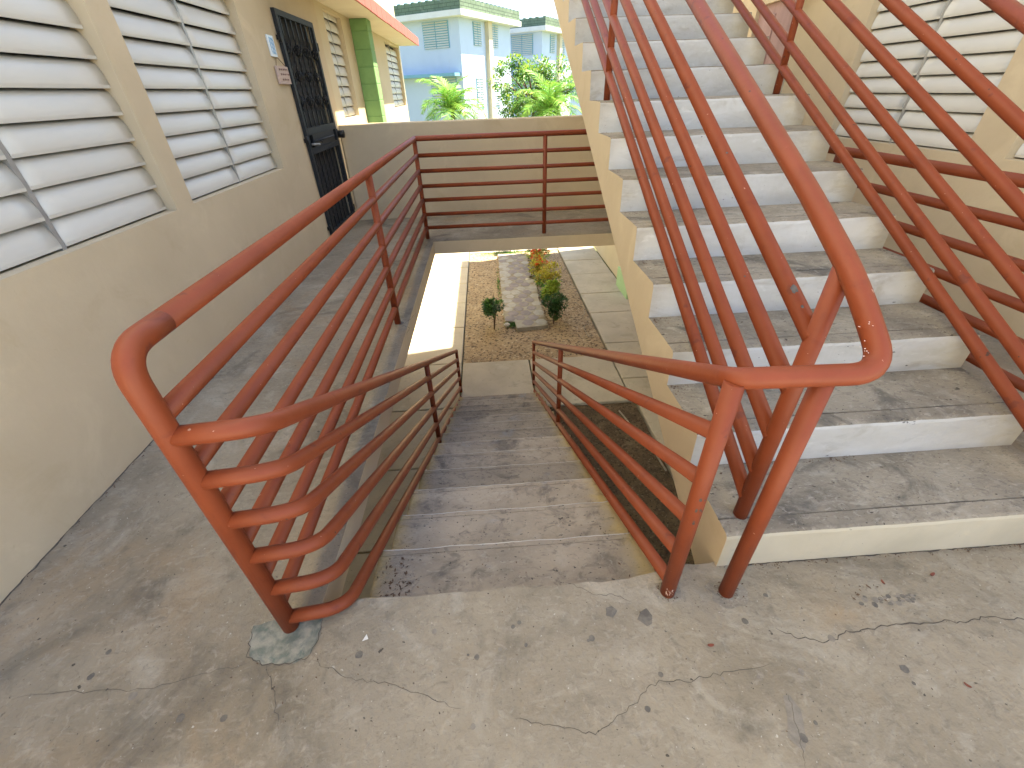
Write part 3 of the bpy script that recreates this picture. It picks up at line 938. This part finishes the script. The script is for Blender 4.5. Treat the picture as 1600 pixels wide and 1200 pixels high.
RB = thing("apartment_building", "beige apartment block on the right behind the upper flight, with louvre windows and pink door", "building", (WR, 3, GZ))
RW = [(1.70, 3.28, 1.075, 2.355), (3.60, 5.20, 1.075, 2.355)]
RD = (6.44, 7.40, 0.0, 2.42)
b = MB()
wallx(b, WR, -1, 0.1, 8.08, GZ, 2.65, RW + [RD], 0.18)
wallx(b, WR, -1, 8.08, 9.0, GZ, 5.45, [], 0.18)
b.build("wall", 'wall', RB)
b = MB()
wallx(b, WR, -1, 0.1, 8.08, 2.65, 14.0, [], 0.18)
b.build("added_upper_wall", 'white', RB)  # added unseen storeys that keep direct sun off the stairwell
b = MB()
wallx(b, 3.2, -1, 9.0, 12.9, GZ, 5.45, [], 0.18)
b.box(3.38, 9, 12.72, 12.9, GZ, 5.45)
b.box(3.38, 3.8, 9.0, 9.15, GZ, 5.45)
b.build("wall", 'wall_far', RB)
for h in RW: window(RB, WR, -1, *h, mull={3.60: 4.42}.get(h[0]))
b = MB(); b.box(WR + 0.05, WR + 0.09, 6.44, 7.40, 0.0, 2.42)
for z in (0.25, 1.05, 1.75):
    for y in (6.56, 6.98):
        b.box(WR + 0.035, WR + 0.0499, y, y + 0.3, z, z + 0.55)
dr = b.build("door", 'pink', RB)
b = MB(); b.tube([(WR + 0.05, 6.52, 1.05), (WR - 0.0, 6.52, 1.05), (WR - 0.0, 6.62, 1.05)], 0.011, 8); b.build("handle", 'alu', dr)
b = MB(); b.box(2.7, 9, 8.085, 12.9, 5.45, 5.70); b.box(2.7, 3.795, 6.0, 8.085, 5.45, 5.70); b.build('roof_slab', 'white', RB)  # second box added out of view to close a gap in the sun shading
b = MB(); b.box(2.9, 9, 0.1, 8.08, 14.001, 14.25); b.build("roof_slab", 'white', RB)  # unseen overhang added to block sun from the stairwell
b = MB(); b.bbox(3.06, 3.199, 9.0, 9.9, GZ, -1.98, 0.008); b.build("pilaster", 'greenpale', RB)
setpose(RB, (WR, 3, GZ))

# parapets and the slabs above
pw = thing("parapet_wall", "plain beige parapet closing the far gallery in front of the palms", "wall", (0.9, 7.12, 0))
b = MB(); b.bbox(WL + 0.002, WR - 0.002, 7.052, 7.20, -0.16, 1.27, 0.012); b.build("wall", 'wall', pw)
setpose(pw, (0.9, 7.12, 0))
b = MB(); b.bbox(WL + 0.002, WR + 2.0, -5.15, -5.002, -0.16, 1.1, 0.012)
tag(b.build("parapet_wall", 'wall'), "beige parapet closing the landing behind the camera", "wall")
b = MB()
b.box(UX0 - 0.1, WR - 0.002, 6.09, 6.5, 2.47, 2.646, 0)
b.build("upper_gallery_slab", 'soffit', kind="structure")

# ------------------------------------------------------------------ buildings beyond
def far_building(loc):
    root = thing("apartment_building", "pale far apartment block with green block parapet, nearer one behind the palm", "building", loc)
    L, W = 4.75, 9.0
    H = 4.23
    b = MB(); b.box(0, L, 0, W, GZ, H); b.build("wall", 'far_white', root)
    b = MB(); b.box(-0.42, L + 0.45, -0.42, W + 0.4, H + 0.001, H + 0.20); b.build("roof_slab", 'white', root)
    b = MB()
    b.box(-0.36, L + 0.40, -0.36, W, H + 0.201, H + 0.56)
    for zz in (0.31, 0.43):
        b.box(-0.363, L + 0.403, -0.363, W, H + zz, H + zz + 0.012, 1)
    k = 0
    for r_, (za, zc) in enumerate(((0.201, 0.31), (0.322, 0.43), (0.442, 0.555))):
        x = -0.3 + 0.2 * (r_ % 2)
        while x < L + 0.35:
            b.box(x, x + 0.012, -0.363, -0.3601, H + za, H + zc, 1); x += 0.4
        y = -0.3 + 0.2 * (r_ % 2)
        while y < W:
            b.box(-0.363, -0.3601, y, y + 0.012, H + za, H + zc, 1); y += 0.4
    x = -0.36
    while x < L + 0.3:
        b.box(x, x + 0.16, -0.36, -0.2, H + 0.561, H + 0.60); x += 0.38
    y = 0.1
    while y < W - 0.3:
        b.box(-0.36, -0.2, y, y + 0.16, H + 0.561, H + 0.60); y += 0.38
    b.build("parapet", ['far_block', 'far_blockline'], root)
    def lou(face, a, c, z0, z1, ns):
        b = MB()
        if face == 'x': b.box(-0.02, -0.001, a, c, z0, z1, 1)
        else: b.box(a, c, -0.02, -0.001, z0, z1, 1)
        fr = 0.035
        for k in range(ns):
            z = z0 + (z1 - z0) * (k + 0.12) / ns
            zz = z + (z1 - z0) / ns * 0.62
            for (u, v) in ((a + fr, (a + c) / 2 - 0.02), ((a + c) / 2 + 0.02, c - fr)):
                if face == 'x':
                    b.poly([(-0.055, u, z), (-0.022, u, zz), (-0.022, v, zz), (-0.055, v, z)][::-1], 0)
                    b.poly([(-0.055, u, z), (-0.03, u, z - 0.0), (-0.03, v, z), (-0.055, v, z)], 0)
                else:
                    b.poly([(u, -0.055, z), (v, -0.055, z), (v, -0.022, zz), (u, -0.022, zz)], 0)
                    b.poly([(u, -0.055, z), (u, -0.03, z), (v, -0.03, z), (v, -0.055, z)], 0)
        return b.build("window", ['slat', 'far_trim'], root)
    lou('x', 0.55, 1.95, 3.22, 4.16, 11)
    lou('x', 0.35, 1.8, 0.95, 2.15, 12)
    lou('x', 3.6, 5.2, 3.22, 4.16, 11)
    lou('y', 1.12, 1.82, 3.32, 4.16, 10)
    lou('y', 2.72, 3.42, 3.32, 4.16, 10)
    lou('y', 1.12, 1.82, 0.95, 2.15, 12)
    lou('y', 2.72, 3.42, 0.95, 2.15, 12)
    b = MB(); b.box(2.2, 2.56, -0.2, -0.001, GZ, H); b.build("column", 'wall_far', root)
    b = MB(); b.box(-0.5, -0.001, 0.1, 6.2, 2.18, 2.30); b.build("canopy", 'far_trim', root)
    return root
fb = far_building((-0.74, 24.0, 0))
fb.rotation_euler.z = math.atan2(0.857, 0.515)
fb2 = dup(fb)
fb2.location = (3.65, 30.6, 0)
fb2["label"] = "pale far apartment block with green block parapet, further one half hidden by the leafy tree"
fb3 = dup(fb); fb3.location = (8.1, 37.2, 0)
fb3["label"] = "pale far apartment block with green block parapet, last of the staggered row"

# ------------------------------------------------------------------ vegetation
def leaf(b, c, d, ln, wd, m=0, up=None):
    d = d.normalized()
    up = up or Vector((0, 0, 1))
    sd = d.cross(up)
    if sd.length < 0.01: sd = Vector((1, 0, 0))
    sd.normalize()
    nn = sd.cross(d)
    q = len(b.v)
    b.v += [tuple(c), tuple(c + d * ln * 0.5 + sd * wd + nn * ln * 0.06), tuple(c + d * ln - nn * ln * 0.12), tuple(c + d * ln * 0.5 - sd * wd + nn * ln * 0.06)]
    b.face([q, q + 1, q + 2, q + 3], m, False)

def rv():
    while True:
        v = Vector((random.uniform(-1, 1), random.uniform(-1, 1), random.uniform(-1, 1)))
        if 0.05 < v.length < 1: return v.normalized()

def shrub(name, loc, r, h, stem, mats, n=700, ln=0.06, wd=0.018, label="", cat="shrub", group=None, flowers=0, split=0.0, squash=1.0):
    root = thing(name, label, cat, loc, 0, group)
    st = MB()
    tips = []
    for k in range(5):
        a = random.uniform(0, 6.28); e = random.uniform(0.15, 0.5) * r
        tip = Vector((math.cos(a) * e, math.sin(a) * e, stem + h * 0.45))
        st.tube(fillet([(0, 0, -0.05), (tip.x * 0.25, tip.y * 0.25, stem * 0.6), tip], 0.1, 3), 0.011, 6, r2=0.004)
    st.build("stem", 'bark', root)
    b = MB()
    cs = []
    for k in range(9):
        v = rv(); cs.append((Vector((v.x * r * 0.62, v.y * r * 0.62, stem + h * 0.5 + v.z * h * 0.34 * squash)), random.uniform(0.36, 0.6) * r))
    for k in range(n):
        c, rr = random.choice(cs)
        v = rv()
        p_ = c + v * rr * random.uniform(0.55, 1.0)
        mi = 0
        if len(mats) > 1 and (p_.z - stem) / h > split + random.uniform(-0.12, 0.12): mi = 1
        leaf(b, p_, (v + Vector((0, 0, 0.35)) + rv() * 0.6), ln * random.uniform(0.7, 1.3), wd * random.uniform(0.7, 1.3), mi)
    b.build("foliage", mats, root)
    if flowers:
        for k in range(flowers):
            f = MB()
            c, rr = random.choice(cs)
            v = rv(); v.z = abs(v.z)
            p_ = c + v * rr * 1.05
            for q in range(18):
                vv = rv(); vv.z = abs(vv.z)
                leaf(f, p_ + vv * 0.018, vv, 0.042, 0.017)
            f.build("flower_cluster", 'flower', root)
    return root

shrub("shrub", (0.005, 7.93, GZ), 0.24, 0.40, 0.24, ['leaf_dark', 'leaf_mid'], 1600, 0.045, 0.016, "small round dark green shrub on a bare stem, left of the flagstone path", split=0.75)
shrub("shrub", (1.25, 8.05, GZ), 0.25, 0.50, 0.14, ['leaf_dark', 'leaf_dark'], 1800, 0.045, 0.016, "dark green rounded shrub at the near right corner of the flagstone path")
shrub("shrub", (1.27, 8.62, GZ), 0.21, 0.46, 0.22, ['leaf_mid', 'leaf_lime'], 1000, 0.06, 0.022, "lime green shrub just behind the dark rounded shrub", split=0.35)
shrub("flowering_shrub", (1.36, 9.55, GZ), 0.32, 0.52, 0.14, ['leaf_mid', 'leaf_yellow'], 900, 0.07, 0.021, "yellow-leaved shrub in the middle of the row by the path", split=0.45)
shrub("flowering_shrub", (1.22, 10.45, GZ), 0.28, 0.5, 0.12, ['leaf_mid', 'leaf_yellow'], 800, 0.065, 0.02, "yellow and green shrub with a few orange flowers, second of the flowering row", flowers=16, split=0.3)
shrub("flowering_shrub", (1.25, 11.3, GZ), 0.32, 0.55, 0.1, ['leaf_dark', 'leaf_lime'], 800, 0.065, 0.02, "shrub with bright orange flowers and lime leaves, third of the flowering row", flowers=48, split=0.3)
shrub("flowering_shrub", (1.32, 12.35, GZ), 0.34, 0.62, 0.1, ['leaf_dark', 'leaf_mid'], 800, 0.065, 0.02, "shrub with red-orange flowers at the far end of the row", flowers=52, split=0.5)
shrub("shrub", (0.62, 12.85, GZ), 0.24, 0.5, 0.3, ['leaf_dark', 'leaf_mid'], 500, 0.06, 0.02, "dark little shrub behind the far end of the flagstone path", split=0.8)
wb = MB()
for (cx, cy, sx, sy, k_) in ((0.42, 8.0, 0.16, 0.1, 240), (0.5, 12.75, 0.6, 0.12, 500), (0.17, 10.2, 0.03, 1.0, 120), (1.15, 10.4, 0.1, 0.5, 160)):
    for k in range(k_):
        c = Vector((random.gauss(cx, sx * 0.6), random.gauss(cy, sy * 0.6), GZ + 0.0))
        leaf(wb, c, Vector((random.uniform(-.6, .6), random.uniform(-.6, .6), 0.8)), random.uniform(0.03, 0.07), 0.009)
wb.build("weeds", 'leaf_mid', kind="stuff")

def palm(name, loc, zc, nf, ln, label):
    root = thing(name, label, "palm tree", loc)
    t = MB()
    t.tube([(0, 0, 0), (0.03, 0, (zc - loc[2]) * 0.5), (0, 0, zc - loc[2])], 0.09, 12, r2=0.06)
    t.build("trunk", 'bark', root)
    f = MB()
    z0 = zc - loc[2]
    for k in range(nf):
        a = k * 2.399 + random.uniform(-0.2, 0.2)
        el = math.radians(82 - 85 * (k / nf) + random.uniform(-8, 8))
        d = Vector((math.cos(a), math.sin(a), 0))
        P = []
        L = ln * random.uniform(0.85, 1.1)
        pos = Vector((0, 0, z0)); ang = el
        ns = 14
        for q in range(ns + 1):
            P.append(pos.copy())
            pos = pos + (d * math.cos(ang) + Vector((0, 0, math.sin(ang)))) * (L / ns)
            ang -= (0.075 + 0.016 * q) * (1.15 - 0.5 * math.sin(el))
        f.tube(P, 0.013, 5, r2=0.004)
        side = Vector((-d.y, d.x, 0))
        for q in range(2, int(ns * 2.4)):
            u = q / (ns * 2.4)
            i = min(ns - 1, int(u * ns)); fr = u * ns - i
            c = P[i] * (1 - fr) + P[i + 1] * fr
            tn = (P[i + 1] - P[i]).normalized()
            ll = 0.36 * L * (math.sin(math.pi * min(1, u * 0.86 + 0.16)) * 0.8 + 0.2)
            for sg in (-1, 1):
                dd = (side * sg * 0.85 + tn * 0.75 + Vector((0, 0, random.uniform(-0.15, 0.3)))).normalized()
                b0 = len(f.v)
                wv = tn * 0.011
                m1 = c + dd * ll * 0.5; e1 = c + dd * ll + Vector((0, 0, -0.22 * ll))
                f.v += [tuple(c - wv), tuple(c + wv), tuple(m1 + wv * 1.3), tuple(m1 - wv * 1.3), tuple(e1)]
                f.face([b0, b0 + 1, b0 + 2, b0 + 3]); f.face([b0 + 3, b0 + 2, b0 + 4])
    f.build("fronds", 'palm', root)
    return root
palm("palm_tree", (-0.85, 15.0, GZ), 1.10, 22, 1.3, "bright green palm standing alone in front of the pale far block")
palm("palm_tree", (1.95, 14.6, GZ), 1.02, 22, 1.35, "bright green palm in front of the leafy tree, beside the upper flight")

def tree(name, loc, crown, label, nb=46, nl=80, ln=0.12):
    root = thing(name, label, "tree", loc)
    cx, cy, cz, rx, ry, rz = crown
    t = MB(); f = MB()
    top = Vector((cx, cy, cz - rz * 0.3))
    t.tube(fillet([(0, 0, -0.1), (0.05, 0.02, top.z * 0.5), top], 0.5, 4), 0.10, 10, r2=0.05)
    for k in range(nb):
        v = rv()
        rr = random.uniform(0.45, 1.0)
        c = Vector((cx + v.x * rx * rr, cy + v.y * ry * rr, cz + v.z * rz * rr))
        if random.random() < 0.6:
            t.tube(fillet([top, top.lerp(c, 0.5) + Vector((0, 0, 0.1)), c], 0.3, 3), 0.025, 5, r2=0.006)
        cr = random.uniform(0.16, 0.34)
        for q in range(nl):
            vv = rv()
            pt = c + Vector((vv.x, vv.y, vv.z * 0.75)) * cr * random.uniform(0.35, 1.0)
            leaf(f, pt, vv + Vector((0, 0, -0.1)) + rv() * 0.7, ln * random.uniform(0.7, 1.25), ln * 0.24, 1 if vv.z > 0.2 and random.random() < 0.45 else 0)
    t.build("trunk", 'bark', root)
    f.build("crown", ['leaf_mid', 'leaf_lime'], root)
    return root
tree("leafy_tree", (1.7, 16.6, GZ), (0.0, 0, 3.95, 1.5, 1.2, 1.05), "leafy green tree with an uneven crown left of the upper flight", 88, 90, 0.105)

# ------------------------------------------------------------------ garden path and small things
fp = MB()
outl = [(0.46, 7.76), (1.10, 7.82), (1.06, 9.2), (1.12, 10.35), (0.98, 10.5), (1.03, 11.4), (1.10, 12.5), (0.24, 12.56), (0.22, 8.5), (0.24, 8.12), (0.44, 8.06)]
tz, bz = GZ + 0.055, GZ - 0.06
fp.poly([(x, y, tz) for x, y in outl], 0)
for i in range(len(outl)):
    a, c = outl[i], outl[(i + 1) % len(outl)]
    fp.poly([(a[0], a[1], bz), (c[0], c[1], bz), (c[0], c[1], tz), (a[0], a[1], tz)], 0)
row = 0
y = 7.98
while y < 12.45:
    for x in ((0.42, 0.70, 0.98) if row % 2 == 0 else (0.34, 0.56, 0.84)):
        if not (0.3 < x < 1.0): continue
        if y < 8.2 and x < 0.55: continue
        mi = (1 if random.random() < 0.85 else 2) if 0.5 < x < 0.9 else (2 if random.random() < 0.75 else 1)
        r = random.uniform(0.105, 0.125)
        x_, y_ = x + random.uniform(-.01, .01), y + random.uniform(-.01, .01)
        P = [(x_ + r * math.cos(q * math.pi / 3 + random.uniform(-.12, .12)), y_ + 1.1 * r * math.sin(q * math.pi / 3 + random.uniform(-.12, .12)), tz + 0.006) for q in range(6)]
        P2 = [(x_ + (px - x_) * 1.06, y_ + (py - y_) * 1.06, tz + 0.0) for px, py, _ in P]
        fp.poly(P, mi)
        for q in range(6):
            fp.poly([P2[q], P2[(q + 1) % 6], P[(q + 1) % 6], P[q]], mi)
    y += 0.232
    row += 1
tag(fp.build("flagstone_path", ['mortar', 'stone_a', 'stone_b']), "raised strip of hexagonal flagstones in the garden bed", "path")
def rock(loc, s, label, group="pale stones by the flagstone path"):
    b = MB()
    import bmesh
    bm = bmesh.new()
    bmesh.ops.create_icosphere(bm, subdivisions=2, radius=1)
    for v in bm.verts:
        k = 1 + 0.35 * nz(v.co.x * 1.4 + loc[0] * 7, v.co.y * 1.4 + loc[1] * 5, v.co.z * 1.4)
        b.v.append((v.co.x * k * s, v.co.y * k * s * 0.9, v.co.z * k * s * 0.65))
    for f in bm.faces: b.face([v.index for v in f.verts], 0, True)
    bm.free()
    o = b.build("stone", 'whitestone')
    o.location = (loc[0], loc[1], GZ + s * 0.3)
    tag(o, label, "stone", group)
rock((0.27, 7.98), 0.075, "pale round stone at the near left corner of the flagstone path")
rock((0.30, 8.28), 0.06, "small pale stone just behind the corner stone of the path")
rock((0.24, 8.50), 0.05, "smallest pale stone on the left edge of the path")
rock((0.93, 10.42), 0.09, "pale lump of stone in the notch of the flagstone path, beside the shrubs")
rock((1.08, 12.38), 0.08, "pale stone at the far end of the path near the red flowers")
vn = MB()
def curl(cx, cy, r, a0, a1, zz=GZ + 0.02):
    vn.tube([(cx + r * math.cos(a0 + (a1 - a0) * q / 14) * 0.6, cy + r * 1.6 * math.sin(a0 + (a1 - a0) * q / 14), zz + 0.02 * math.sin(q)) for q in range(15)], 0.008, 6)
curl(1.90, 7.55, 0.16, 1.2, 5.0)
vn2 = vn
tag(vn.build("dry_vine", 'vine'), "pale curled dry vine at the near right edge of the garden bed", "vine")
vn = MB()
curl(1.86, 8.55, 0.22, -1.5, 1.6)
tag(vn.build("dry_vine", 'vine'), "pale bent dry vine lying further back beside the right walkway", "vine")
vn = MB()
vn.tube([(1.80, 4.95, GZ + .02), (1.83, 4.7, GZ + .06), (1.90, 4.4, GZ + .03), (2.02, 4.1, GZ + .02), (2.06, 3.7, GZ + .02)], 0.012, 6)
tag(vn.build("dry_vine", 'vine'), "pale dry vine on the dark dirt under the right stair railing", "vine")

# leaf litter on treads, corners and soil
lt = MB()
def flakeat(x, y, z, s):
    a = random.uniform(0, 6.28)
    d = Vector((math.cos(a), math.sin(a), 0)) * s
    e = Vector((-d.y, d.x, 0)) * random.uniform(0.25, 0.6)
    q = len(lt.v)
    c = Vector((x, y, z + 0.0025))
    up = Vector((0, 0, s * random.uniform(0, 0.35)))
    lt.v += [tuple(c - d), tuple(c + e + up * 0.3), tuple(c + d + up), tuple(c - e + up * 0.3)]
    lt.face([q, q + 1, q + 2, q + 3])
for k in range(1, 11):
    for q in range(26):
        flakeat(UX0 + 0.012 + abs(random.gauss(0, 0.045)), UY0 + k * URUN - abs(random.gauss(0, 0.06)) - 0.012, k * URISE, random.uniform(0.003, 0.009))
    for q in range(10):
        flakeat(random.uniform(UX0 + 0.05, UX1 - 0.05), UY0 + k * URUN - abs(random.gauss(0, 0.03)) - 0.012, k * URISE, random.uniform(0.002, 0.006))
for k in range(1, 13):
    for q in range(16):
        sx = random.choice((-1, 1))
        flakeat(sx * (0.55 - abs(random.gauss(0, 0.03))), LY0 + (k - 1) * LRUN + abs(random.gauss(0, 0.07)) + 0.02, -k * LRISE, random.uniform(0.003, 0.010))
    for q in range(7):
        flakeat(random.uniform(-0.5, 0.5), LY0 + (k - 1) * LRUN + random.uniform(0.02, 0.3), -k * LRISE, random.uniform(0.003, 0.007))
for q in range(60):
    flakeat(-0.50 + random.gauss(0, 0.035), LY0 + 0.10 + abs(random.gauss(0, 0.09)), -LRISE, random.uniform(0.003, 0.012))
for q in range(150):
    flakeat(random.uniform(0.86, 2.3), UY0 - 0.008 - abs(random.gauss(0, 0.012)), 0, random.uniform(0.002, 0.006))
for q in range(140):
    flakeat(WL + 0.012 + abs(random.gauss(0, 0.012)), random.uniform(0.6, 5.5), 0, random.uniform(0.003, 0.008))
for q in range(110):
    flakeat(random.uniform(-1.8, 2.4), random.uniform(0.25, 0.9), 0, random.uniform(0.0015, 0.005))
for (px, py) in ((0.60, 0.857), (0.82, 0.84)):
    for q in range(22):
        a = random.uniform(0, 6.28)
        flakeat(px + (0.030 + abs(random.gauss(0, 0.008))) * math.cos(a), py + (0.030 + abs(random.gauss(0, 0.008))) * math.sin(a), 0.002, random.uniform(0.002, 0.006))
for q in range(12):
    flakeat(0.87 + random.gauss(0, 0.012), 0.85 + random.gauss(0, 0.04), 0.001, random.uniform(0.004, 0.008))
for q in range(18):
    flakeat(1.33 + random.gauss(0, 0.05), 0.80 + random.gauss(0, 0.02), 0, random.uniform(0.003, 0.008))
for q in range(1500):
    flakeat(random.uniform(-0.55, 2.0), random.uniform(6.7, 12.8), GZ - 0.012, random.uniform(0.008, 0.022))
for q in range(900):
    flakeat(random.uniform(0.62, 2.1), random.uniform(1.0, 5.15), GZ - 0.022, random.uniform(0.008, 0.025))
for q in range(70):
    flakeat(random.uniform(0.9, 1.6), UY0 + URUN * 1 - 0.02 + random.gauss(0, 0.01), URISE, random.uniform(0.003, 0.007))
lt.build("leaf_litter", 'litter', kind="stuff")
def leaflet(x, y, z, s, a, label):
    b = MB()
    d = Vector((math.cos(a), math.sin(a), 0)); e = Vector((-d.y, d.x, 0))
    n = 10
    P = []
    for q in range(n):
        t = 2 * math.pi * q / n
        P.append(tuple(d * s * math.cos(t) + e * s * 0.42 * math.sin(t) + Vector((0, 0, 0.002 + 0.003 * math.cos(t) ** 2))))
    b.poly(P)
    b.poly([(px, py, pz - 0.0012) for px, py, pz in P[::-1]])
    o = b.build("fallen_leaf", 'redleaf')
    o.location = (x, y, z)
    tag(o, label, "leaf")
leaflet(1.64, 0.845, 0.001, 0.013, 0.4, "dark red oval leaf on the stained floor patch before the first white riser")
leaflet(1.43, 0.83, 0.001, 0.010, 1.5, "small dark leaf left of the red oval leaf on the stained floor patch")
leaflet(1.43, 0.485, 0.001, 0.010, 2.2, "lone reddish leaf at the far right of the landing floor")
leaflet(0.68, 0.66, 0.001, 0.012, 0.0, "tiny red leaf sliver in front of the two front railing posts")
b = MB(); b.poly([(0, 0, 0.002), (0.022, 0.004, 0.006), (0.012, 0.022, 0.004)]); b.poly([(0, 0, 0.001), (0.012, 0.022, 0.003), (0.022, 0.004, 0.005)])
o = b.build("paper_scrap", 'paper'); o.location = (-0.535, 0.765, 0.0)
tag(o, "tiny white paper scrap on the landing near the big corner post", "paper")
